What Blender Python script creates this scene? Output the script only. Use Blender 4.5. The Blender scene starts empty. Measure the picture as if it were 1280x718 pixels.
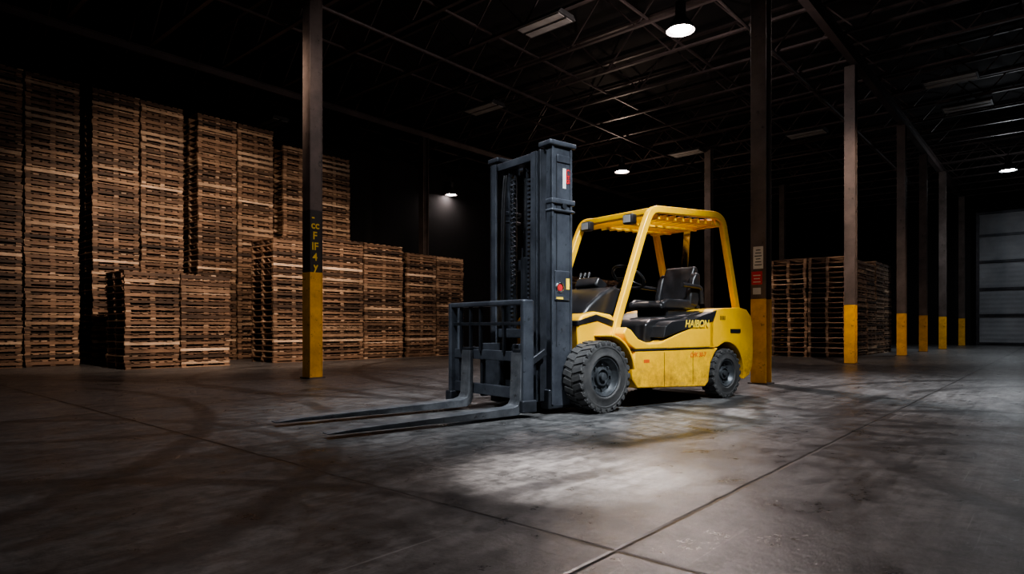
import bpy, bmesh, math, random
from mathutils import Vector, Matrix
random.seed(7)
S = bpy.context.scene
COL = S.collection
# ------------------------------------------------------------ site frame
H_CAM = 0.86
TH = math.radians(48.93)          # direction of the warehouse's long axis
U = Vector((math.cos(TH), math.sin(TH), 0)); V = Vector((-math.sin(TH), math.cos(TH), 0))
def G(a, c, z=0.0):
    return U*a + V*c + Vector((0, 0, z))
# ------------------------------------------------------------ materials
def new_mat(name):
    m = bpy.data.materials.new(name); m.use_nodes = True
    nt = m.node_tree; nt.nodes.clear()
    out = nt.nodes.new('ShaderNodeOutputMaterial')
    b = nt.nodes.new('ShaderNodeBsdfPrincipled')
    nt.links.new(b.outputs[0], out.inputs[0])
    return m, nt, b
def N(nt, t, **kw):
    n = nt.nodes.new(t)
    for k, v in kw.items(): setattr(n, k, v)
    return n
def noise(nt, scale, detail=4, rough=.6, vec=None, coord='Object'):
    tc = N(nt, 'ShaderNodeTexCoord'); n = N(nt, 'ShaderNodeTexNoise')
    n.inputs['Scale'].default_value = scale; n.inputs['Detail'].default_value = detail
    n.inputs['Roughness'].default_value = rough
    nt.links.new(vec if vec else tc.outputs[coord], n.inputs['Vector'])
    return n.outputs['Fac']
def ramp(nt, fac, stops):
    r = N(nt, 'ShaderNodeValToRGB'); e = r.color_ramp.elements
    while len(e) < len(stops): e.new(.5)
    for i, (p, c) in enumerate(stops):
        e[i].position = p; e[i].color = (*c, 1) if len(c) == 3 else c
    nt.links.new(fac, r.inputs[0]); return r.outputs[0]
def mth(nt, op, a, b=None, c=None, clamp=False):
    n = N(nt, 'ShaderNodeMath', operation=op); n.use_clamp = clamp
    for i, x in enumerate((a, b, c)):
        if x is None: continue
        if isinstance(x, (int, float)): n.inputs[i].default_value = x
        else: nt.links.new(x, n.inputs[i])
    return n.outputs[0]
def mixc(nt, fac, a, b, mode='MIX'):
    n = N(nt, 'ShaderNodeMix', data_type='RGBA', blend_type=mode)
    for idx, x in ((0, fac), (6, a), (7, b)):
        if isinstance(x, (int, float)): n.inputs[idx].default_value = x
        elif isinstance(x, tuple): n.inputs[idx].default_value = (*x, 1)
        else: nt.links.new(x, n.inputs[idx])
    return n.outputs[2]
def painted(name, c1, c2, rough=.4, metal=0, scale=3, wear=None, bump=.0, coat=0):
    m, nt, b = new_mat(name)
    f = noise(nt, scale, 6, .65)
    col = ramp(nt, f, [(.35, c2), (.62, c1)])
    if wear:
        f2 = noise(nt, scale*4.3, 8, .7)
        w = ramp(nt, f2, [(.60, (0, 0, 0)), (.68, (1, 1, 1))])
        col = mixc(nt, w, col, wear)
    nt.links.new(col, b.inputs['Base Color'])
    fr = noise(nt, scale*2, 5)
    mr = N(nt, 'ShaderNodeMapRange'); nt.links.new(fr, mr.inputs[0])
    mr.inputs[3].default_value = max(0, rough-.12); mr.inputs[4].default_value = min(1, rough+.15)
    nt.links.new(mr.outputs[0], b.inputs['Roughness'])
    b.inputs['Metallic'].default_value = metal
    b.inputs['Coat Weight'].default_value = coat
    if bump:
        bp = N(nt, 'ShaderNodeBump'); bp.inputs['Strength'].default_value = bump
        bp.inputs['Distance'].default_value = .01
        nt.links.new(noise(nt, scale*12, 5), bp.inputs['Height']); nt.links.new(bp.outputs[0], b.inputs['Normal'])
    return m
def emis(name, col, s):
    m, nt, b = new_mat(name)
    b.inputs['Base Color'].default_value = (*col, 1)
    b.inputs['Emission Color'].default_value = (*col, 1); b.inputs['Emission Strength'].default_value = s
    return m
# dirty yellow body paint: grime grows towards the bottom of the truck
def yellow_body(name, dirt=.5):
    m, nt, b = new_mat(name)
    tc = N(nt, 'ShaderNodeTexCoord'); sp = N(nt, 'ShaderNodeSeparateXYZ'); nt.links.new(tc.outputs['Object'], sp.inputs[0])
    base = ramp(nt, noise(nt, 2.2, 5), [(.3, (.76, .40, .010)), (.65, (.90, .52, .014))])
    low = mth(nt, 'MULTIPLY_ADD', sp.outputs[2], -2.2, 1.6, clamp=True)
    g = mth(nt, 'MULTIPLY', mth(nt, 'ADD', low, .12), mth(nt, 'MULTIPLY_ADD', noise(nt, 9, 12, .82), 3.6, -1.35, clamp=True), clamp=True)
    col = mixc(nt, mth(nt, 'MULTIPLY', g, dirt*1.6, clamp=True), base, (.17, .085, .028))
    mp = N(nt, 'ShaderNodeMapping'); mp.inputs['Scale'].default_value = (3, 3, 40); nt.links.new(tc.outputs['Object'], mp.inputs[0])
    sc = mth(nt, 'MULTIPLY_ADD', noise(nt, 1.2, 6, .7, mp.outputs[0]), 9, -5.4, clamp=True)
    col = mixc(nt, mth(nt, 'MULTIPLY', sc, mth(nt, 'MULTIPLY', low, .6)), col, (.44, .27, .11))
    nt.links.new(col, b.inputs['Base Color'])
    nt.links.new(mth(nt, 'MULTIPLY_ADD', noise(nt, 6, 6), .35, .18), b.inputs['Roughness'])
    b.inputs['Coat Weight'].default_value = .2
    return m
M_YEL = yellow_body('yellow_truck_paint')
M_GRAY = painted('mast_grey_paint', (.082, .091, .108), (.045, .050, .062), .32, .4, 4, (.027, .029, .033))
M_GRAYD = painted('dark_steel', (.046, .050, .060), (.026, .029, .034), .34, .5, 5)
M_BLK = painted('black_plastic', (.018, .018, .020), (.011, .011, .012), .32, 0, 4)
M_SEAT = painted('black_vinyl', (.024, .024, .027), (.015, .015, .016), .32, 0, 8, None, .15)
M_RUB = painted('tyre_rubber', (.050, .049, .048), (.026, .026, .027), .7, 0, 10, (.08, .075, .07), .3)
M_RIM = painted('rim_steel', (.085, .092, .10), (.045, .05, .055), .42, .5, 9, (.03, .027, .024))
M_CHR = painted('chrome_rod', (.5, .52, .55), (.4, .42, .45), .18, 1, 4)
M_FORK = painted('fork_steel', (.20, .21, .225), (.10, .107, .12), .36, .6, 5, (.05, .048, .046))
M_RED = painted('red_label', (.5, .03, .03), (.4, .02, .02), .4)
M_WHT = painted('white_label', (.55, .55, .52), (.4, .4, .38), .5)
M_ORG = painted('orange_label', (.65, .12, .015), (.5, .08, .015), .5)
M_YLAB = painted('yellow_label', (.85, .6, .05), (.7, .48, .04), .5)
M_GLS = painted('lamp_glass', (.3, .3, .3), (.2, .2, .2), .1)
M_COLY = painted('column_yellow_paint', (.80, .42, .012), (.55, .28, .01), .5, 0, 3, (.14, .08, .03), .15)
M_COLB = painted('column_black_paint', (.018, .018, .020), (.011, .011, .012), .5, 0, 3)
M_COLS = painted('column_rusty_steel', (.12, .097, .088), (.055, .044, .040), .5, .3, 1.6, (.025, .02, .018), .15)
M_ROOF = painted('roof_steel', (.105, .080, .076), (.052, .042, .040), .5, .2, 1.2)
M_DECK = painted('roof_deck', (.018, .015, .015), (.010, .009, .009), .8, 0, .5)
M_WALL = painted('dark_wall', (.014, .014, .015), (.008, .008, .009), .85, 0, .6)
M_FIXT = painted('fixture_shell', (.08, .08, .08), (.05, .05, .05), .5, .3, 4)
M_DIFF = painted('fixture_diffuser', (.42, .40, .37), (.3, .28, .26), .5, 0, 4)
def wood(name, k):
    m, nt, b = new_mat(name)
    geo = N(nt, 'ShaderNodeNewGeometry'); rnd = geo.outputs['Random Per Island']
    tc = N(nt, 'ShaderNodeTexCoord'); mp = N(nt, 'ShaderNodeMapping')
    mp.inputs['Scale'].default_value = (1.2, 1.2, 22); nt.links.new(tc.outputs['Object'], mp.inputs[0])
    grain = noise(nt, 3, 6, .7, mp.outputs[0])
    c = ramp(nt, rnd, [(0, (.045*k, .028*k, .018*k)), (.3, (.16*k, .098*k, .061*k)), (.65, (.30*k, .19*k, .12*k)), (.88, (.44*k, .305*k, .20*k)), (1, (.70*k, .53*k, .38*k))])
    c = mixc(nt, .8, c, ramp(nt, grain, [(.3, (.4, .38, .36)), (.7, (1, 1, 1))]), 'MULTIPLY')
    c = mixc(nt, .75, c, ramp(nt, noise(nt, .8, 4), [(.35, (.3, .29, .28)), (.62, (1, 1, 1))]), 'MULTIPLY')
    nt.links.new(c, b.inputs['Base Color']); b.inputs['Roughness'].default_value = .65
    return m
M_WOOD = wood('pallet_wood', 1.25)
def concrete():
    m, nt, b = new_mat('concrete_floor')
    tc = N(nt, 'ShaderNodeTexCoord'); P = tc.outputs['Object']
    sp = N(nt, 'ShaderNodeSeparateXYZ'); nt.links.new(P, sp.inputs[0])
    c = ramp(nt, noise(nt, .35, 7, .62), [(.3, (.085, .084, .085)), (.5, (.125, .124, .124)), (.7, (.175, .173, .172))])
    c = mixc(nt, .55, c, ramp(nt, noise(nt, 1.5, 12, .8), [(.42, (.30, .30, .31)), (.54, (1, 1, 1))]), 'MULTIPLY')
    c = mixc(nt, .85, c, ramp(nt, noise(nt, 9, 12, .85), [(.42, (.30, .30, .30)), (.56, (1.15, 1.15, 1.15))]), 'MULTIPLY')
    mp = N(nt, 'ShaderNodeMapping'); mp.inputs['Scale'].default_value = (.6, 9, 1); mp.inputs['Rotation'].default_value = (0, 0, .35); nt.links.new(P, mp.inputs[0])
    c = mixc(nt, .6, c, ramp(nt, noise(nt, 1.2, 11, .8, mp.outputs[0]), [(.42, (.35, .35, .35)), (.56, (1.2, 1.2, 1.2))]), 'MULTIPLY')
    for (sy, rz, gain) in ((26, -.5, .5), (30, .9, .45), (22, 1.9, .4)):
        mp2 = N(nt, 'ShaderNodeMapping'); mp2.inputs['Scale'].default_value = (.35, sy, 1); mp2.inputs['Rotation'].default_value = (0, 0, rz); nt.links.new(P, mp2.inputs[0])
        scr = mth(nt, 'MULTIPLY_ADD', noise(nt, 1.5, 4, .6, mp2.outputs[0]), 16, -10.6, clamp=True)
        c = mixc(nt, mth(nt, 'MULTIPLY', scr, gain), c, (.36, .36, .36))
    brk = ramp(nt, noise(nt, .8, 5, .6), [(.34, (0, 0, 0)), (.48, (1, 1, 1))])
    tread = noise(nt, 14, 3)
    tot = None
    for (cx, cy, R, w) in [(-3, 8.5, 7.2, .12), (-3, 8.5, 6.1, .12), (8, -4.5, 6.3, .13), (8, -4.5, 7.4, .13), (14, 6, 8.0, .14), (14, 6, 9.1, .14), (2, -3, 5.2, .1), (9, 9, 5.0, .12), (3.2, 9.5, 4.2, .1), (9, -3, 3.3, .12), (-2, 1, 4.4, .1), (6, -5, 5.0, .13), (0, 5, 2.6, .1), (12, 0, 5.4, .12), (13, 1, 7.2, .12)]:
        vd = N(nt, 'ShaderNodeVectorMath', operation='DISTANCE'); nt.links.new(P, vd.inputs[0]); vd.inputs[1].default_value = (cx, cy, 0)
        d = mth(nt, 'ABSOLUTE', mth(nt, 'SUBTRACT', vd.outputs['Value'], R))
        k = mth(nt, 'MULTIPLY', mth(nt, 'SUBTRACT', 1, mth(nt, 'DIVIDE', d, w), clamp=True), 2.0, clamp=True)
        tot = k if tot is None else mth(nt, 'MAXIMUM', tot, k)
    tot = mth(nt, 'MULTIPLY', mth(nt, 'MULTIPLY', tot, brk), mth(nt, 'MULTIPLY_ADD', tread, 1.2, .25), clamp=True)
    c = mixc(nt, mth(nt, 'MULTIPLY', tot, .9), c, (.018, .018, .019))
    wob = mth(nt, 'MULTIPLY_ADD', noise(nt, 3, 3), .02, -.01)
    def joint(o, off, w):
        q = mth(nt, 'ADD', mth(nt, 'ADD', o, wob), 600-off)
        q = mth(nt, 'PINGPONG', q, 3.0)
        return mth(nt, 'SUBTRACT', 1, mth(nt, 'DIVIDE', q, w), clamp=True)
    J = mth(nt, 'MAXIMUM', joint(sp.outputs[0], 2.1, .016), joint(sp.outputs[1], 1.3, .016))
    JD = mth(nt, 'MAXIMUM', joint(sp.outputs[0], 2.1, .06), joint(sp.outputs[1], 1.3, .06))
    c = mixc(nt, mth(nt, 'MULTIPLY', JD, .5), c, (.03, .03, .03))
    c = mixc(nt, mth(nt, 'MULTIPLY', J, 2.4, clamp=True), c, (.003, .003, .003))
    vo = N(nt, 'ShaderNodeTexVoronoi', feature='DISTANCE_TO_EDGE'); vo.inputs['Scale'].default_value = .45
    nz = N(nt, 'ShaderNodeTexNoise'); nz.inputs['Scale'].default_value = 1.4; nz.inputs['Detail'].default_value = 6; nt.links.new(P, nz.inputs['Vector'])
    va = N(nt, 'ShaderNodeVectorMath', operation='MULTIPLY_ADD'); nt.links.new(nz.outputs['Color'], va.inputs[0]); va.inputs[1].default_value = (.9, .9, .9); nt.links.new(P, va.inputs[2])
    nt.links.new(va.outputs[0], vo.inputs['Vector'])
    cr = mth(nt, 'SUBTRACT', 1, mth(nt, 'DIVIDE', vo.outputs['Distance'], .008), clamp=True)
    cr = mth(nt, 'MULTIPLY', cr, mth(nt, 'MULTIPLY_ADD', noise(nt, .5, 2), 6, -2.9, clamp=True))
    c = mixc(nt, mth(nt, 'MULTIPLY', cr, .9), c, (.010, .010, .010))
    nt.links.new(c, b.inputs['Base Color'])
    r = mth(nt, 'MULTIPLY_ADD', noise(nt, 3.0, 12, .82), .9, -.08, clamp=True)
    nt.links.new(mth(nt, 'MAXIMUM', r, .2), b.inputs['Roughness']); b.inputs['Specular IOR Level'].default_value = .65
    bp = N(nt, 'ShaderNodeBump'); bp.inputs['Strength'].default_value = .35; bp.inputs['Distance'].default_value = .01
    nt.links.new(mth(nt, 'SUBTRACT', noise(nt, 18, 8, .7), mth(nt, 'MULTIPLY', J, 1.5)), bp.inputs['Height']); nt.links.new(bp.outputs[0], b.inputs['Normal'])
    return m
M_FLOOR = concrete()
def ribbed(name, c1, c2, period):
    m, nt, b = new_mat(name)
    tc = N(nt, 'ShaderNodeTexCoord'); sp = N(nt, 'ShaderNodeSeparateXYZ'); nt.links.new(tc.outputs['Object'], sp.inputs[0])
    w = mth(nt, 'PINGPONG', sp.outputs[2], period/2)
    c = ramp(nt, noise(nt, .8, 6), [(.35, c2), (.65, c1)]); nt.links.new(c, b.inputs['Base Color'])
    bp = N(nt, 'ShaderNodeBump'); bp.inputs['Strength'].default_value = .25; bp.inputs['Distance'].default_value = .05
    nt.links.new(mth(nt, 'MULTIPLY', w, 6), bp.inputs['Height']); nt.links.new(bp.outputs[0], b.inputs['Normal'])
    b.inputs['Roughness'].default_value = .55
    return m
M_DOOR = ribbed('sheet_metal_door', (.30, .31, .33), (.19, .20, .215), .22)
# ------------------------------------------------------------ mesh helpers
def finish(bm, name, mat, parent=None, loc=(0, 0, 0), rz=0, bevel=0, smooth=False, seg=2):
    me = bpy.data.meshes.new(name); bmesh.ops.recalc_face_normals(bm, faces=bm.faces[:]); bm.to_mesh(me); bm.free()
    o = bpy.data.objects.new(name, me); COL.objects.link(o)
    if mat:
        for x in (mat if isinstance(mat, list) else [mat]): me.materials.append(x)
    o.location = loc; o.rotation_euler = (0, 0, rz)
    if parent: o.parent = parent
    if smooth:
        for p in me.polygons: p.use_smooth = True
    if bevel:
        b = o.modifiers.new('bevel', 'BEVEL'); b.width = bevel; b.segments = seg; b.limit_method = 'ANGLE'; b.angle_limit = math.radians(35)
        for p in me.polygons: p.use_smooth = True
        w = o.modifiers.new('wn', 'WEIGHTED_NORMAL'); w.keep_sharp = True
    return o
CUBE_V = [(-.5, -.5, -.5), (.5, -.5, -.5), (.5, .5, -.5), (-.5, .5, -.5), (-.5, -.5, .5), (.5, -.5, .5), (.5, .5, .5), (-.5, .5, .5)]
CUBE_F = [(0, 3, 2, 1), (4, 5, 6, 7), (0, 1, 5, 4), (1, 2, 6, 5), (2, 3, 7, 6), (3, 0, 4, 7)]
def add_box(bm, c, s, R=None, mi=0):
    M = Matrix.Translation(Vector(c)) @ (R if R else Matrix.Identity(4))
    vs = [bm.verts.new(M @ Vector((v[0]*s[0], v[1]*s[1], v[2]*s[2]))) for v in CUBE_V]
    for f in CUBE_F:
        q = bm.faces.new([vs[i] for i in f]); q.material_index = mi
    return vs
def box(name, mat, c, s, parent=None, bevel=0, ry=0, rx=0, rz=0):
    bm = bmesh.new()
    R = Matrix.Rotation(rz, 4, 'Z') @ Matrix.Rotation(ry, 4, 'Y') @ Matrix.Rotation(rx, 4, 'X')
    add_box(bm, c, s, R); return finish(bm, name, mat, parent, bevel=bevel)
def add_rod(bm, p0, p1, r, seg=12, r2=None):
    p0, p1 = Vector(p0), Vector(p1); d = p1-p0
    M = Matrix.Translation((p0+p1)/2) @ d.to_track_quat('Z', 'Y').to_matrix().to_4x4()
    bmesh.ops.create_cone(bm, cap_ends=True, segments=seg, radius1=r, radius2=r if r2 is None else r2, depth=d.length, matrix=M)
def rod(name, mat, p0, p1, r, parent=None, seg=20, r2=None, bevel=0):
    bm = bmesh.new(); add_rod(bm, p0, p1, r, seg, r2); return finish(bm, name, mat, parent, smooth=False, bevel=bevel or .002)
def add_prism(bm, prof, y0, y1):
    n = len(prof)
    a = [bm.verts.new((p[0], y0, p[1])) for p in prof]; b = [bm.verts.new((p[0], y1, p[1])) for p in prof]
    bm.faces.new(a); bm.faces.new(b[::-1])
    for i in range(n): bm.faces.new((a[i], b[i], b[(i+1) % n], a[(i+1) % n]))
def prism(name, mat, prof, y0, y1, parent=None, bevel=0, seg=2):
    bm = bmesh.new(); add_prism(bm, prof, y0, y1); return finish(bm, name, mat, parent, bevel=bevel, seg=seg)
def catmull(pts, n=8):
    P = [Vector(p) for p in pts]; P = [2*P[0]-P[1]]+P+[2*P[-1]-P[-2]]; out = []
    for i in range(1, len(P)-2):
        for k in range(n):
            t = k/n; a, b, c, d = P[i-1], P[i], P[i+1], P[i+2]
            out.append(.5*((2*b)+(-a+c)*t+(2*a-5*b+4*c-d)*t*t+(-a+3*b-3*c+d)*t**3))
    out.append(P[-2]); return out
def round_path(pts, r, n=6):
    P = [Vector(p) for p in pts]; out = [P[0]]
    for i in range(1, len(P)-1):
        a = (P[i-1]-P[i]); b = (P[i+1]-P[i]); rr = min(r, a.length*.49, b.length*.49)
        A = P[i]+a.normalized()*rr; B = P[i]+b.normalized()*rr
        for k in range(n+1):
            t = k/n; out.append((1-t)**2*A+2*t*(1-t)*P[i]+t*t*B)
    out.append(P[-1]); return out
def ribbon(name, mat, pts, w, y0, y1, parent, bevel=.01):
    """flat bar bent along an x-z path"""
    P = [Vector((p[0], p[1])) for p in pts]; L = []; R = []
    for i, p in enumerate(P):
        t = (P[min(i+1, len(P)-1)]-P[max(i-1, 0)]).normalized(); n = Vector((-t.y, t.x))*w/2
        L.append(p+n); R.append(p-n)
    bm = bmesh.new(); rings = []
    for l, r in zip(L, R):
        rings.append([bm.verts.new((l.x, y0, l.y)), bm.verts.new((l.x, y1, l.y)), bm.verts.new((r.x, y1, r.y)), bm.verts.new((r.x, y0, r.y))])
    for i in range(len(rings)-1):
        for k in range(4): bm.faces.new((rings[i][k], rings[i][(k+1) % 4], rings[i+1][(k+1) % 4], rings[i+1][k]))
    bm.faces.new(rings[0]); bm.faces.new(rings[-1][::-1])
    return finish(bm, name, mat, parent, bevel=bevel)
def tube(name, mat, pts, r, parent=None, res=3):
    cu = bpy.data.curves.new(name, 'CURVE'); cu.dimensions = '3D'; cu.bevel_depth = r; cu.bevel_resolution = res; cu.use_fill_caps = True
    sp = cu.splines.new('POLY'); sp.points.add(len(pts)-1)
    for i, p in enumerate(pts): sp.points[i].co = (*p, 1)
    cu.materials.append(mat); o = bpy.data.objects.new(name, cu); COL.objects.link(o); o.parent = parent
    return o
def lathe(name, mat, prof, parent=None, axis='Y', c=(0, 0, 0), seg=48, flip=1):
    bm = bmesh.new(); rings = []
    for (r, h) in prof:
        ring = []
        for k in range(seg):
            a = 2*math.pi*k/seg
            if axis == 'Y': v = (c[0]+r*math.cos(a), c[1]+flip*h, c[2]+r*math.sin(a))
            else: v = (c[0]+r*math.cos(a), c[1]+r*math.sin(a), c[2]+h)
            ring.append(bm.verts.new(v))
        rings.append(ring)
    for i in range(len(rings)-1):
        for k in range(seg): bm.faces.new((rings[i][k], rings[i][(k+1) % seg], rings[i+1][(k+1) % seg], rings[i+1][k]))
    bmesh.ops.remove_doubles(bm, verts=bm.verts[:], dist=1e-5)
    o = finish(bm, name, mat, parent)
    for p in o.data.polygons: p.use_smooth = True
    e = o.modifiers.new('es', 'EDGE_SPLIT'); e.split_angle = math.radians(38)
    return o
def empty(name, loc=(0, 0, 0), rz=0):
    e = bpy.data.objects.new(name, None); COL.objects.link(e); e.location = loc; e.rotation_euler = (0, 0, rz); e.empty_display_size = .3
    return e
def text(name, s, mat, loc, rot, size, parent, ext=.002, shear=0):
    cu = bpy.data.curves.new(name, 'FONT'); cu.body = s; cu.size = size; cu.extrude = ext; cu.shear = shear; cu.offset = size*.02
    cu.materials.append(mat); o = bpy.data.objects.new(name, cu); COL.objects.link(o); o.parent = parent
    o.location = loc; o.rotation_euler = rot; return o
# ------------------------------------------------------------ room shell
A0, A1, C0, C1, ZT = -8, 39.2, -11, 20, 8.5
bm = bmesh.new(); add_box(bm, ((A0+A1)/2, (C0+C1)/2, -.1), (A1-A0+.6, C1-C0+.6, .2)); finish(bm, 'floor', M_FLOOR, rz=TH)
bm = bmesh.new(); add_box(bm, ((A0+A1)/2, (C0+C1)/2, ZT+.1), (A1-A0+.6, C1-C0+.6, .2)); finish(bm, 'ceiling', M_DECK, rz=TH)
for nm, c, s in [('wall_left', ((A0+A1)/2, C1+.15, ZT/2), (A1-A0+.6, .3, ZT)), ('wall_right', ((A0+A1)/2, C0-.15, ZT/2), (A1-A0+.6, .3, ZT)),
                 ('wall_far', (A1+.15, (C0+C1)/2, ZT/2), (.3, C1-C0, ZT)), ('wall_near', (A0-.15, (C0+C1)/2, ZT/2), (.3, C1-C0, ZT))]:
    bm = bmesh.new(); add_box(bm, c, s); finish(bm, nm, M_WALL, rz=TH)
# big sheet-metal sliding door in the far wall (one mesh)
bm = bmesh.new()
add_box(bm, (A1-.06, -.4, 3.3), (.1, 7.2, 6.6), mi=0)
for z in (.05, 1.45, 2.75, 4.1, 5.4, 6.5): add_box(bm, (A1-.15, -.4, z+.03), (.08, 7.3, .12), mi=1)
for c in (-4, -.6, 3.2): add_box(bm, (A1-.15, c, 3.3), (.09, .14, 6.6), mi=1)
finish(bm, 'door_1', [M_DOOR, M_GRAYD], rz=TH)
# ------------------------------------------------------------ roof structure
bm = bmesh.new()
def add_I(bm, c, length, w, h, t=.02):
    add_box(bm, (c[0], c[1], c[2]+h/2-t/2), (length, w, t)); add_box(bm, (c[0], c[1], c[2]-h/2+t/2), (length, w, t)); add_box(bm, c, (length, t, h-2*t))
add_I(bm, ((A0+A1)/2, 3.7, 7.21), A1-A0, .16, .30); add_I(bm, ((A0+A1)/2, 16.0, 7.27), A1-A0, .10, .18)
finish(bm, 'roof_girders', M_ROOF, rz=TH)
bm = bmesh.new(); a = -6.0
while a < A1-.5:
    for z, s in ((7.42, .05), (8.42, .06)): add_box(bm, (a, (C0+C1)/2, z), (.09, C1-C0, s))
    c = C0; up = 1
    while c < C1-.9:
        z0, z1 = (7.42, 8.42) if up else (8.42, 7.42)
        ang = math.atan2(z1-z0, .9); L = math.hypot(.9, 1.0)
        add_box(bm, (a, c+.45, 7.92), (.03, L, .03), Matrix.Rotation(ang, 4, 'X')); c += .9; up = 1-up
    a += 1.65
finish(bm, 'roof_joists', M_ROOF, rz=TH)
bm = bmesh.new()
for c in (-8, -5, -2, 0.6, 6.7, 9.69, 12.8, 17.5): add_box(bm, ((A0+A1)/2, c, 7.47), (A1-A0, .045, .045))
add_rod(bm, (A0, 11.2, 7.30), (A1, 11.2, 7.30), .04); add_rod(bm, (A0, 5.1, 7.32), (A1, 5.1, 7.32), .035)
finish(bm, 'roof_bracing_and_sprinkler_pipes', M_ROOF, rz=TH)
# ------------------------------------------------------------ columns
def column(a, c, zy, zb=0, labels=False, warn=False, zt=7.06):
    e = empty('steel_column', G(a, c), TH)
    def seg(nm, mat, z0, z1, g=0):
        bm = bmesh.new(); h = z1-z0; zc = (z0+z1)/2
        add_box(bm, (-.11, 0, zc), (.02+g, .235+g, h)); add_box(bm, (.11, 0, zc), (.02+g, .235+g, h)); add_box(bm, (0, 0, zc), (.2, .014+g, h))
        if warn:
            for yy in (-.108, .108): add_box(bm, (0, yy, zc), (.20, .012, h))
        finish(bm, nm, mat, e, bevel=.004)
    seg('yellow_guard_paint', M_COLY, .02, zy)
    z = zy
    if zb: seg('black_band', M_COLB, zy, zb); z = zb
    seg('steel_shaft', M_COLS, z, zt)
    box('base_plate', M_COLS, (0, 0, .01), (.30, .30, .02), e)
    if labels:
        box('white_notice', M_WHT, (-.1215, .0, 1.93), (.003, .15, .34), e)
        box('red_notice', M_RED, (-.1215, .02, 1.62), (.003, .16, .2), e)
        box('small_notice', M_WHT, (-.1215, .02, 1.42), (.003, .12, .1), e)
        for k in range(6): box('notice_print_%d' % k, M_BLK, (-.1232, .0, 1.82+k*.045), (.001, .11-.02*(k % 3), .014), e)
        for k in range(3): box('red_notice_print_%d' % k, M_WHT, (-.1232, .02, 1.56+k*.05), (.001, .11-.02*(k % 2), .014), e)
    if warn:
        rr = [(-.09, 2.72, '-'), (-.10, 2.58, 'cc'), (-.07, 2.40, 'F'), (-.09, 2.22, 'IF'), (-.07, 2.04, '4'), (-.05, 1.88, 'y')]
        for i, (x, z, t) in enumerate(rr):
            text('warning_mark_%d' % i, t, M_YLAB, (x, -.1195, z-.04), (math.pi/2, 0, 0), .18, e)
    return e
column(5.90, 9.66, 1.80, 2.85, warn=True, zt=7.4)
column(9.85, 3.50, 1.30, labels=True)
column(16.62, 3.80, 1.40); column(22.5, 3.73, 1.3); column(26.7, 3.76, 1.3); column(30.2, 3.60, 1.3); column(36.5, 3.60, 1.3)
column(13.9, 16.0, 1.3, zt=7.18); column(22.0, 16.0, 1.3, zt=7.18); column(22.0, 9.69, 1.3, zt=7.4); column(30.0, 9.69, 1.3, zt=7.4)
column(-1.5, 9.66, 1.8, zt=7.4)
# ------------------------------------------------------------ pallets
def add_pallet(bm, x, y, z, lx, ly, rot):
    T = Matrix.Translation((x, y, z)) @ Matrix.Rotation(rot, 4, 'Z')
    def bx(c, s): add_box(bm, (0, 0, 0), s, T @ Matrix.Translation(c))
    bw = .10
    st = random.uniform(.055, .078)
    for yy in (-ly/2+bw/2, 0, ly/2-bw/2):
        bx((0, yy+random.uniform(-.008, .008), .010), (lx*random.uniform(.97, 1), bw, .020))      # bottom boards
        bx((0, yy, .122-st/2), (lx*random.uniform(.975, 1.0), bw-.02, st))                           # stringers
        for xx in (-lx/2+.07, 0, lx/2-.07): bx((xx, yy, (.020+.122-st)/2), (.10, bw-.045, .122-st-.020))
    n = 7
    for i in range(n):
        xx = -lx/2+.05+(lx-.1)*i/(n-1)
        bx((xx, random.uniform(-.012, .012), .1325), (.105, ly*random.uniform(.98, 1.005), .020))
def pallet_stack(a0, a1, c0, c1, h, nx, ny, base=0, ragged=False):
    bm = bmesh.new(); lx = (a1-a0)/nx-.03; ly = (c1-c0)/ny-.03
    n = int(round((h-base)/.145))
    for i in range(nx):
        for j in range(ny):
            drift = random.uniform(-.012, .012)
            m = n-(random.choice((0, 1)) if ragged else 0)
            for k in range(m):
                if k % 12 == 0: drift = random.uniform(-.02, .02)
                add_pallet(bm, (i+.5)*(a1-a0)/nx-(a1-a0)/2+random.uniform(-.012, .012)+drift*.4, (j+.5)*(c1-c0)/ny-(c1-c0)/2+drift+random.uniform(-.016, .016), k*.1455, lx, ly, random.uniform(-.008, .008))
    return finish(bm, 'pallet_stack', M_WOOD, loc=G((a0+a1)/2, (c0+c1)/2, base), rz=TH)
pallet_stack(.0, 2.15, 16.8, 18.0, 6.4, 2, 1)
pallet_stack(2.30, 4.38, 16.8, 18.0, 6.45, 2, 1)
pallet_stack(4.60, 6.63, 16.8, 18.0, 6.45, 2, 1)
pallet_stack(6.95, 9.05, 16.8, 18.0, 6.35, 2, 1)
pallet_stack(9.32, 11.6, 16.8, 18.0, 6.15, 2, 1)
pallet_stack(4.48, 6.68, 14.34, 15.5, 2.0, 2, 1)
pallet_stack(7.75, 8.9, 14.45, 15.6, 3.0, 1, 1)
pallet_stack(9.0, 11.75, 14.4, 15.6, 3.15, 2, 1)
pallet_stack(11.86, 14.2, 14.4, 15.6, 3.05, 2, 1)
pallet_stack(19.74, 26.0, 4.6, 6.75, 3.05, 5, 2, ragged=True)
pallet_stack(17.6, 21.0, 12.6, 13.8, 2.55, 3, 1)
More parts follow.
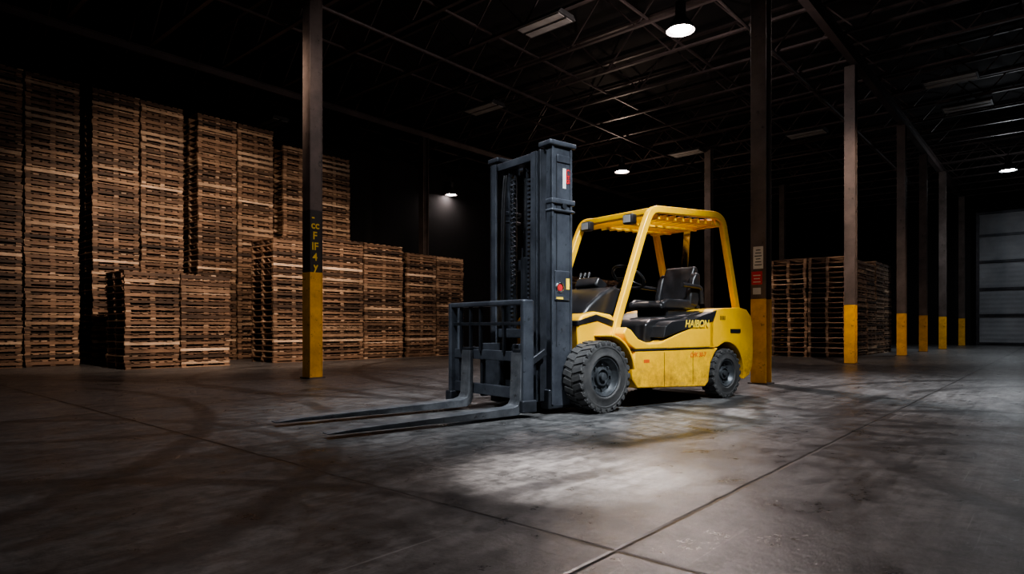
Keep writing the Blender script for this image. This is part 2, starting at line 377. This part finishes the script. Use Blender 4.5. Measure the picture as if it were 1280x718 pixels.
# ------------------------------------------------------------ lamps
M_BULB = emis('lamp_bulb_warm', (1, .84, .80), 90)
M_BULBC = emis('lamp_bulb_cool', (.9, .95, 1), 60)
def high_bay(loc, power, color=(1, .9, .82), spot=None, aim=None, radius=.14, bulb=True, point=0, name='high_bay_lamp'):
    e = empty(name, loc)
    lathe('reflector', M_FIXT, [(.05, .22), (.09, .20), (.13, .10), (.24, -.04), (.27, -.12), (.262, -.12), (.23, -.04), (.12, .08), (.05, .1)], e, 'Z', seg=32)
    rod('ballast_housing', M_FIXT, (0, 0, .2), (0, 0, .42), .10, e)
    rod('hanger_rod', M_FIXT, (0, 0, .42), (0, 0, 7.40-loc[2]), .015, e, seg=8)
    if bulb: lathe('lamp_lens', M_BULB if color[0] > .95 else M_BULBC, [(.001, -.13), (.12, -.12), (.19, -.09), (.2, -.06), (.001, -.05)], e, 'Z', seg=24)
    if spot:
        l = bpy.data.lights.new('lamp_beam', 'SPOT'); l.energy = power; l.color = color; l.spot_size = math.radians(spot); l.spot_blend = .85; l.shadow_soft_size = radius
        o = bpy.data.objects.new('lamp_beam', l); COL.objects.link(o); o.parent = e; o.location = (0, 0, -.18)
        dv = (Vector(aim)-Vector(loc)) if aim else Vector((0, 0, -1)); o.rotation_euler = dv.to_track_quat('-Z', 'Y').to_euler()
    if point:
        l = bpy.data.lights.new('lamp_spill', 'POINT'); l.energy = point; l.color = color; l.shadow_soft_size = .15
        o = bpy.data.objects.new('lamp_spill', l); COL.objects.link(o); o.parent = e; o.location = (0, 0, -.32)
    return e
WARM = (1, .76, .60); COOL = (.88, .94, 1)
high_bay((3.2, 12.0, 6.62), 1900, (1, .86, .84), 100, (1.8, 9.6, 0), point=260)
high_bay((4.0, 23.0, 6.65), 400, WARM, 110, None, point=140)
high_bay((17.9, 22.8, 6.65), 1100, COOL, 130, None, point=90)
high_bay((-2.6, 27.0, 6.65), 8, WARM, 120, None, point=1.5)
high_bay((24.2, 24.0, 6.6), 500, COOL, 110, (25.5, 28.0, 2.6))  # unseen extra lamp, added to brighten the door
# unseen lamps added overhead to brighten the truck, floor and stacks
high_bay((2.9, 2.6, 6.6), 6200, COOL, 38, (1.2, 6.9, 1.0), radius=.2)
high_bay((-2.2, 3.4, 6.6), 2600, COOL, 48, (-.3, 6.5, .9), radius=.2)
high_bay((7.2, 6.4, 6.6), 2800, COOL, 66, (7.0, 8.0, 0), radius=.2)
high_bay((.6, 3.9, 6.7), 7000, (1, .92, .88), 15, (.40, 3.75, 0), radius=.10)  # added narrow spot; its floor pool stands in for a lamp's reflection
high_bay((-3.8, 8.8, 6.6), 4400, WARM, 70, (-6.8, 14.8, 2.6), radius=.2)
high_bay((.2, 10.2, 6.6), 2400, WARM, 60, (-2.9, 17.6, 1.6), radius=.2)
high_bay((6.8, 10.3, 6.6), 2200, WARM, 52, (9.0, 18.0, 1.4), radius=.2)
# unlit troffers bolted under the joists
def troffer(x, y, z=7.33):
    e = empty('ceiling_troffer', (x, y, z), TH)
    prism('housing', M_FIXT, [(-.22, 0), (-.3, -.10), (.3, -.10), (.22, 0)], -.6, .6, e, .01)
    for k in (-.14, .14): box('diffuser', M_DIFF, (k, 0, -.105), (.2, 1.1, .02), e)
for (x, y) in ((.68, 13.3), (-.82, 18.4), (-7.5, 19.7), (-7.46, 32.2), (11.3, 16.3), (13.1, 18.2), (9.7, 20.8), (6.4, 23.1)):
    troffer(x, y)
# ------------------------------------------------------------ FORKLIFT (x forward, y left, z up, origin under front axle)
FK = empty('forklift', (.475, 6.939, 0), math.atan2(-.62, -.785))
def wheel(nm, cx, cy, r, w, side, nl):
    e = empty(nm); e.parent = FK; h = w/2
    c = (cx, cy, r); ri = r*.56
    lathe('tyre', M_RUB, [(ri, -h*.85), (ri+.02, -h), (r*.88, -h), (r*.965, -h*.86), (r*.972, 0), (r*.965, h*.86), (r*.88, h), (r*.82, h*1.0), (r*.81, h*.96), (ri+.035, h*.97), (ri+.03, h), (ri+.01, h), (ri, h*.85)], e, 'Y', c, 56, side)
    lathe('rim', M_RIM, [(ri+.004, h*.86), (ri-.012, h*.9), (ri-.02, h*.70), (ri-.045, h*.42), (r*.27, h*.38), (r*.25, h*.62), (r*.20, h*.66), (r*.19, h*.50), (r*.12, h*.5), (r*.11, h*.78), (r*.05, h*.84), (.0001, h*.84)], e, 'Y', c, 40, side)
    bm = bmesh.new()
    for k in range(8):
        a = 2*math.pi*k/8; rr = r*.35; add_rod(bm, (cx+rr*math.cos(a), cy+side*h*.38, r+rr*math.sin(a)), (cx+rr*math.cos(a), cy+side*h*.56, r+rr*math.sin(a)), .012, 6)
    finish(bm, 'lug_nuts', M_RIM, e)
    bm = bmesh.new()
    for k in range(nl):
        for s2 in (-1, 1):
            a = 2*math.pi*(k+(.5 if s2 > 0 else 0))/nl
            T = Matrix.Translation(c) @ Matrix.Rotation(-a, 4, 'Y')
            add_box(bm, (0, 0, 0), (.056*r/.36, h*.98, r*.040), T @ Matrix.Translation((0, s2*h*.5, r*.976)) @ Matrix.Rotation(s2*.28, 4, 'Z'))
            add_box(bm, (0, 0, 0), (.050*r/.36, .012, r*.09), T @ Matrix.Translation((0, s2*h*.985, r*.925)))
    finish(bm, 'tread_lugs', M_RUB, e, bevel=.004)
wheel('front_wheel_near', 0, .635, .365, .25, 1, 26); wheel('front_wheel_off', 0, -.635, .365, .25, -1, 26)
wheel('rear_wheel_near', -2.21, .60, .303, .20, 1, 22); wheel('rear_wheel_off', -2.21, -.60, .303, .20, -1, 22)
rod('front_axle', M_GRAYD, (0, -.6, .365), (0, .6, .365), .09, FK); rod('rear_axle', M_GRAYD, (-2.21, -.55, .30), (-2.21, .55, .30), .06, FK)
def arc(cx, cz, r, a0, a1, n=14): return [(cx+r*math.cos(math.radians(a0+(a1-a0)*k/n)), cz+r*math.sin(math.radians(a0+(a1-a0)*k/n))) for k in range(n+1)]
prism('frame_core', M_GRAYD, [(.20, .22), (.20, .62), (-.6, .62), (-2.5, .66), (-2.5, .30), (-1.7, .22), (-.3, .22)], -.47, .47, FK, .01)
sk = [(-.50, .615), (-.45, .42), (-.46, .30), (-.54, .215), (-1.74, .165), (-1.815, .22), (-1.826, .32), (-1.86, .45), (-1.94, .56), (-2.02, .615)]
prism('side_skirt', M_YEL, sk, -.71, .71, FK, .018)
box('step_tread', M_BLK, (-.80, 0, .625), (.5, 1.38, .014), FK, .004)
up = [(-.34, .80), (-.38, .87), (-.46, .84), (-.58, .74), (-.74, .69), (-.95, .70), (-1.15, .76), (-1.40, .84), (-1.60, .93), (-1.85, 1.03), (-1.95, 1.05), (-1.95, .62), (-.52, .625), (-.40, .70)]
for s in (-1, 1): prism('side_body_%s' % ('near' if s > 0 else 'off'), M_YEL, up, min(s*.52, s*.69), max(s*.52, s*.69), FK, .02, 3)
box('panel_seam', M_BLK, (-1.2, 0, .618), (1.45, 1.425, .010), FK)
cw = [(-1.86, .62), (-1.86, 1.02), (-1.95, 1.075), (-2.15, 1.10), (-2.50, 1.115), (-2.66, 1.09), (-2.765, 1.0), (-2.80, .85), (-2.805, .55), (-2.79, .38), (-2.72, .26), (-2.60, .215)]
cw += [(-2.21+.385*math.cos(math.radians(a)), .30+.385*math.sin(math.radians(a))) for a in range(193, 79, -10)]
cw += [(-2.02, .625)]
prism('counterweight', M_YEL, cw, -.69, .69, FK, .06, 4)
box('counterweight_slot', M_BLK, (-2.79, 0, .66), (.05, .5, .08), FK, .01)
for s in (-1, 1): box('tail_lamp_%d' % s, M_RED, (-2.785, s*.5, .92), (.04, .12, .06), FK, .008)
box('handhold', M_BLK, (-2.40, .693, .82), (.22, .008, .05), FK, .003)
rod('tow_pin', M_CHR, (-2.82, 0, .34), (-2.82, 0, .52), .02, FK)
prism('engine_hood', M_BLK, [(-.86, .64), (-.90, .90), (-1.0, .955), (-1.7, 1.02), (-2.02, 1.085), (-2.02, .66)], -.515, .515, FK, .03, 3)
band = [(-.98, .745), (-1.02, .88), (-1.12, .93), (-1.55, .97), (-2.0, 1.075), (-1.93, .94), (-1.55, .87), (-1.2, .80)]
for s in (-1, 1): prism('hood_band_%s' % ('near' if s > 0 else 'off'), M_BLK, band, min(s*.50, s*.702), max(s*.50, s*.702), FK, .012)
text('maker_lettering', 'HAIBON', M_YLAB, (-1.36, .7035, .868), (math.pi/2, 0, math.pi), .12, FK, .001, .25)
text('model_lettering', 'DFK 30-7', M_ORG, (-1.45, .7115, .52), (math.pi/2, 0, math.pi), .075, FK, .001, .2)
bm = bmesh.new()
for i in range(4): add_box(bm, (-2.08-.03*i, .692, .98), (.012, .006, .05))
finish(bm, 'vent_slots', M_BLK, FK)
for x in (-.98, -1.5): box('skirt_joint_%d' % int(-x*100), M_BLK, (x, .7115, .40), (.006, .002, .38), FK)
box('skirt_label', M_ORG, (-.68, .7115, .50), (.09, .002, .035), FK)
for s in (-1, 1):
    y0, y1 = sorted((s*.47, s*.775))
    ribbon('front_fender_%s' % ('near' if s > 0 else 'off'), M_YEL, arc(0, .365, .425, 100, 172, 18), .024, y0, y1, FK, .006)
prism('front_cowl', M_YEL, [(.14, .55), (.16, .90), (.10, .985), (-.10, 1.03), (-.36, 1.0), (-.42, .80), (-.45, .62), (-.3, .55)], -.52, .52, FK, .03, 3)
prism('cowl_black_band', M_BLK, [(.165, .88), (.165, .93), (-.10, 1.00), (-.40, .93), (-.41, .85), (-.12, .93)], -.527, .527, FK, .006)
prism('dashboard', M_BLK, [(.0, 1.0), (-.10, 1.10), (-.30, 1.24), (-.50, 1.32), (-.64, 1.28), (-.62, 1.08), (-.42, .96)], -.42, .42, FK, .045, 4)
box('instrument_pod', M_BLK, (-.60, -.05, 1.35), (.18, .36, .13), FK, .03, ry=-.5)
prism('floorboard', M_BLK, [(-.30, .62), (-.30, .66), (-.92, .66), (-.92, .62)], -.52, .52, FK)
SX = -.22
rod('steering_column', M_BLK, (-.48+SX*.5, .12, 1.18), (-.80+SX, .12, 1.42), .035, FK)
def steer():
    bm = bmesh.new(); c = Vector((-.84+SX, .12, 1.46)); R = Matrix.Rotation(math.radians(-38), 4, 'Y')
    r, t, n, m = .20, .019, 40, 10; vs = []
    for i in range(n):
        a = 2*math.pi*i/n; ring = []
        for j in range(m):
            b = 2*math.pi*j/m; ring.append(bm.verts.new(c+R @ Vector(((r+t*math.cos(b))*math.cos(a), (r+t*math.cos(b))*math.sin(a), t*math.sin(b)))))
        vs.append(ring)
    for i in range(n):
        for j in range(m): bm.faces.new((vs[i][j], vs[(i+1) % n][j], vs[(i+1) % n][(j+1) % m], vs[i][(j+1) % m]))
    for k in range(3):
        a = 2*math.pi*k/3+.5; add_rod(bm, c+R @ Vector((0, 0, -.03)), c+R @ Vector((r*math.cos(a), r*math.sin(a), 0)), .012, 8)
    add_rod(bm, c+R @ Vector((0, 0, -.06)), c+R @ Vector((0, 0, .01)), .045, 16)
    add_rod(bm, c+R @ Vector((.15, .11, .01)), c+R @ Vector((.15, .11, .08)), .022, 12)
    finish(bm, 'steering_wheel', M_BLK, FK, smooth=True)
steer()
for i, y in enumerate((-.22, -.29, -.36)):
    rod('hydraulic_lever_%d' % i, M_CHR, (-.60, y, 1.2), (-.74, y, 1.48), .008, FK); rod('lever_knob_%d' % i, M_BLK, (-.737, y, 1.47), (-.755, y, 1.52), .02, FK)
def cushion(name, prof, y0, y1, bev):
    o = prism(name, M_SEAT, prof, y0, y1, FK, bev, 5); o.location.x = SEAT; return o
SEAT = -.20
box('seat_base', M_BLK, (-1.62+SEAT, .05, 1.04), (.50, .48, .12), FK, .02)
cushion('seat_cushion', [(-1.24, 1.08), (-1.22, 1.14), (-1.30, 1.185), (-1.6, 1.165), (-1.86, 1.17), (-1.90, 1.08)], -.21, .31, .04)
for s in (-1, 1): cushion('seat_bolster_%d' % s, [(-1.26, 1.09), (-1.24, 1.17), (-1.34, 1.215), (-1.86, 1.21), (-1.9, 1.09)], .05+min(s*.20, s*.28), .05+max(s*.20, s*.28), .03)
cushion('seat_backrest', [(-1.80, 1.14), (-1.82, 1.28), (-1.87, 1.50), (-1.93, 1.64), (-1.99, 1.65), (-2.03, 1.58), (-1.99, 1.3), (-1.93, 1.12)], -.18, .28, .045)
for s in (-1, 1): cushion('backrest_bolster_%d' % s, [(-1.76, 1.14), (-1.78, 1.28), (-1.84, 1.48), (-1.90, 1.56), (-1.98, 1.55), (-1.99, 1.3), (-1.93, 1.12)], .05+min(s*.20, s*.29), .05+max(s*.20, s*.29), .03)
for s in (-1, 1): tube('armrest_%d' % s, M_SEAT, round_path([(-1.96, .05+s*.32, 1.16), (-1.94, .05+s*.32, 1.37), (-1.56, .05+s*.32, 1.39)], .06), .028, FK).location.x = SEAT
rod('seat_hinge', M_GRAYD, (-1.93+SEAT, -.24, 1.12), (-1.93+SEAT, .34, 1.12), .03, FK)
# overhead guard
gp = round_path([(-.34, .74), (-.43, .98), (-.86, 2.0), (-.97, 2.20), (-2.22, 2.27), (-2.36, 2.21), (-2.68, 1.08)], .18, 8)
gp = [(p.x, p.y) for p in [Vector(q) for q in gp]]
for s in (-1, 1):
    y0, y1 = sorted((s*.49, s*.565))
    ribbon('guard_side_frame_%s' % ('near' if s > 0 else 'off'), M_YEL, gp, .085, y0, y1, FK, .014)
box('guard_front_crossbar', M_YEL, (-1.00, 0, 2.18), (.11, 1.05, .07), FK, .012)
box('guard_rear_crossbar', M_YEL, (-2.28, 0, 2.185), (.09, 1.05, .11), FK, .012)
bm = bmesh.new()
for i in range(8):
    x = -1.13-.150*i; add_box(bm, (x, 0, 2.135+.006*i), (.030, 1.04, .06), Matrix.Rotation(math.radians(10), 4, 'Y'))
finish(bm, 'guard_roof_slats', M_YEL, FK, bevel=.005)
for i, y in enumerate((-.2, .2)): box('guard_roof_rail_%d' % i, M_YEL, (-1.64, y, 2.10), (1.26, .035, .03), FK, .006, ry=math.radians(2))
box('rear_support_strut', M_CHR, (-2.36, -.02, 1.68), (.05, .11, 1.16), FK, .01, ry=-.10)
for i, (y, z) in enumerate(((.28, 2.11), (-.40, 2.11))):
    box('work_light_%d' % i, M_BLK, (-.90, y, z), (.10, .15, .12), FK, .025); box('work_light_lens_%d' % i, M_GLS, (-.848, y, z), (.006, .11, .085), FK, .003)
lathe('mirror_housing', M_BLK, [(.0001, -.03), (.06, -.025), (.085, 0), (.08, .012), (.0001, .012)], FK, 'Y', (-.80, -.60, 1.93), 24)
rod('mirror_arm', M_BLK, (-.84, -.55, 1.95), (-.80, -.60, 1.93), .01, FK)
# ---- mast
ZM = 2.68
def channel(bm, y, s, x0, x1, z0, z1, w, t=.022):
    """C section opening toward the mast centre; s=+1 near side"""
    add_box(bm, ((x0+x1)/2, y+s*(w/2-t/2), (z0+z1)/2), (x1-x0, t, z1-z0))
    for x in (x0+t/2, x1-t/2): add_box(bm, (x, y, (z0+z1)/2), (t, w, z1-z0))
for s in (-1, 1):
    n = 'near' if s > 0 else 'off'
    bm = bmesh.new(); channel(bm, s*.438, s, .225, .50, .08, ZM, .11); finish(bm, 'outer_mast_rail_'+n, M_GRAY, FK, bevel=.005)
    bm = bmesh.new(); channel(bm, s*.335, s, .34, .60, .12, ZM-.06, .09); finish(bm, 'inner_mast_rail_'+n, M_GRAY, FK, bevel=.004)
    box('inner_rail_strip_'+n, M_GRAYD, (.52, s*.405, 1.38), (.12, .03, 2.5), FK, .006)
    for q, xx in enumerate((.238, .487)): box('rail_flange_lip_%s_%d' % (n, q), M_GRAY, (xx, s*.499, 1.38), (.026, .014, 2.56), FK, .004)
    box('rail_web_recess_'+n, M_GRAYD, (.43, s*.4935, 1.62), (.012, .003, 1.9), FK)
    box('mast_top_cap_'+n, M_GRAY, (.36, s*.43, ZM+.015), (.36, .19, .055), FK, .014)
    box('mast_top_block_'+n, M_GRAY, (.34, s*.435, ZM-.13), (.18, .14, .08), FK, .01)
    for z, hh in ((2.12, .055), (2.03, .03)): box('mast_collar_%s_%d' % (n, int(z*100)), M_GRAY, (.35, s*.435, z), (.32, .165, hh), FK, .012)
    rod('collar_bolt_'+n, M_GRAYD, (.34, s*.49, 2.075), (.34, s*.52, 2.075), .03, FK)
    rod('lift_cylinder_'+n, M_GRAYD, (.18, s*.30, .2), (.18, s*.30, 1.75), .042, FK); rod('lift_ram_'+n, M_CHR, (.18, s*.30, 1.75), (.18, s*.30, ZM-.1), .022, FK)
    rod('tilt_cylinder_'+n, M_GRAYD, (.22, s*.43, .60), (-.3, s*.43, .55), .035, FK)
    box('mast_foot_'+n, M_GRAYD, (.34, s*.42, .15), (.38, .14, .20), FK, .02)
    box('mast_pivot_plate_'+n, M_GRAY, (.36, s*.497, 1.28), (.20, .02, .30), FK, .01)
    for k, yy in enumerate((.10, .18)):
        rod('lift_chain_%s_%d' % (n, k), M_GRAYD, (.48, s*yy, .45), (.48, s*yy, ZM-.2), .016, FK, seg=6)
    lathe('chain_sheave_'+n, M_GRAYD, [(.0001, -.025), (.06, -.025), (.045, 0), (.06, .025), (.0001, .025)], FK, 'Y', (.46, s*.14, ZM-.16), 24)
box('inner_top_tie', M_GRAY, (.50, 0, ZM-.09), (.12, .70, .08), FK, .008)
box('outer_top_tie', M_GRAY, (.25, 0, ZM-.04), (.05, .84, .10), FK, .008)
box('mast_mid_tie', M_GRAYD, (.25, 0, 1.55), (.04, .84, .12), FK, .008)
box('mast_low_tie', M_GRAY, (.50, 0, .80), (.12, .74, .10), FK, .01)
box('mast_bottom_tie', M_GRAYD, (.42, 0, .20), (.14, .80, .20), FK, .01)
rod('centre_lift_cylinder', M_GRAYD, (.42, 0, .25), (.42, 0, 1.6), .055, FK); rod('centre_lift_ram', M_CHR, (.42, 0, 1.6), (.42, 0, ZM-.12), .028, FK)
bm = bmesh.new()
for s in (-1, 1):
    z = .5
    while z < ZM-.25:
        add_box(bm, (.49, s*.14, z), (.012, .045, .022)); z += .045
finish(bm, 'chain_links', M_GRAY, FK)
for k, y in enumerate((-.26, -.225, .22, .258)):
    tube('hydraulic_hose_%d' % k, M_BLK, catmull([(.50, y, .6), (.54, y, 1.2), (.53, y*1.03, 2.0), (.50, y, ZM-.18), (.44, y*.9, ZM-.10)], 6), .014, FK)
cp = []
for i in range(260):
    a = i*.55; cp.append((.53+.024*math.cos(a), -.08+.024*math.sin(a), 1.30+i*.0044))
tube('coiled_cable', M_GRAYD, cp, .006, FK, 2)
lathe('maker_roundel', M_RED, [(.0001, .0), (.034, .0), (.036, -.006)], FK, 'Y', (.40, .5135, 1.26), 28)
lathe('roundel_ring', M_CHR, [(.036, .0), (.046, .004), (.054, .0), (.056, -.006)], FK, 'Y', (.40, .5125, 1.26), 28)
box('capacity_label', M_YLAB, (.29, .5085, 1.30), (.045, .003, .11), FK)
box('capacity_plate', M_YLAB, (.40, .5085, 1.155), (.09, .003, .02), FK)
text('mast_lettering', 'CEB', M_RED, (.30, .4965, 2.46), (math.pi/2, math.radians(90), math.pi), .085, FK, .001)
box('mast_sticker', M_WHT, (.325, .4940, 2.36), (.045, .002, .20), FK)
# ---- carriage and load backrest (side-shifted to the off side)
XC = .80; YC = -.13
CA = empty('carriage'); CA.parent = FK; CA.location = (0, YC, 0)
box('carriage_top_bar', M_GRAY, (XC, 0, .58), (.07, 1.24, .10), CA, .008)
box('carriage_bottom_bar', M_GRAY, (XC, 0, .22), (.07, 1.24, .11), CA, .008)
for s in (-1, 1):
    n = 'near' if s > 0 else 'off'
    box('roller_bracket_'+n, M_GRAYD, (.66, s*.27-YC, .42), (.30, .04, .56), CA, .012)
    box('side_plate_'+n, M_GRAY, (XC, s*.575, .40), (.05, .07, .46), CA, .01)
    ribbon('backrest_post_'+n, M_GRAY, [(XC+.02, .09), (XC+.02, 1.13)], .13, *sorted((s*.60, s*.665)), CA, .018)
    box('backrest_foot_'+n, M_GRAYD, (XC+.02, s*.625, .11), (.18, .11, .12), CA, .015)
    box('backrest_brace_'+n, M_GRAYD, (XC-.12, s*.60, .56), (.28, .035, .07), CA, .01, ry=.5)
box('backrest_top_bar', M_GRAY, (XC+.04, 0, 1.105), (.08, 1.30, .055), CA, .014)
box('backrest_mid_bar', M_GRAYD, (XC+.04, 0, .90), (.035, 1.26, .035), CA, .006)
for i, y in enumerate((-.46, -.28, -.1, .30)): box('backrest_bar_%d' % i, M_GRAYD, (XC+.04, y, .86), (.035, .03, .50), CA, .005)
for s, y in ((1, .46), (-1, -.40)):
    n = 'near' if s > 0 else 'off'; yy = y-YC-.04
    ln = 2.78 if s > 0 else 2.90
    prof = [(XC+.045, .62), (XC+.085, .62), (XC+.105, .17), (XC+.13, .125), (XC+.2, .105), (ln-.25, .068), (ln, .046), (ln, .038), (ln-.1, .034), (XC+.4, .030), (XC+.12, .032), (XC+.07, .06), (XC+.045, .12)]
    bm = bmesh.new(); add_prism(bm, prof, yy-.08, yy+.08)
    for v in bm.verts:
        if v.co.x > ln-.3: v.co.y = yy+(v.co.y-yy)*(1-.35*max(0, (v.co.x-(ln-.3))/.3))
    finish(bm, 'fork_'+n, M_FORK, CA, bevel=.006)
    box('fork_hook_'+n, M_GRAYD, (XC+.02, yy, .635), (.12, .13, .04), CA, .006)
# ------------------------------------------------------------ world, camera
w = bpy.data.worlds.new('night'); S.world = w; w.use_nodes = True
bg = w.node_tree.nodes['Background']; bg.inputs[0].default_value = (.5, .55, .7, 1); bg.inputs[1].default_value = .01
cam = bpy.data.cameras.new('camera'); co = bpy.data.objects.new('camera', cam); COL.objects.link(co)
co.location = (0, 0, H_CAM); co.rotation_euler = (math.pi/2, 0, 0)
cam.sensor_width = 36; cam.lens = 36*790/1280; cam.shift_y = 51/1280; cam.clip_end = 200; cam.clip_start = .05
S.camera = co
try: S.view_settings.look = 'AgX - Medium High Contrast'
except Exception: pass
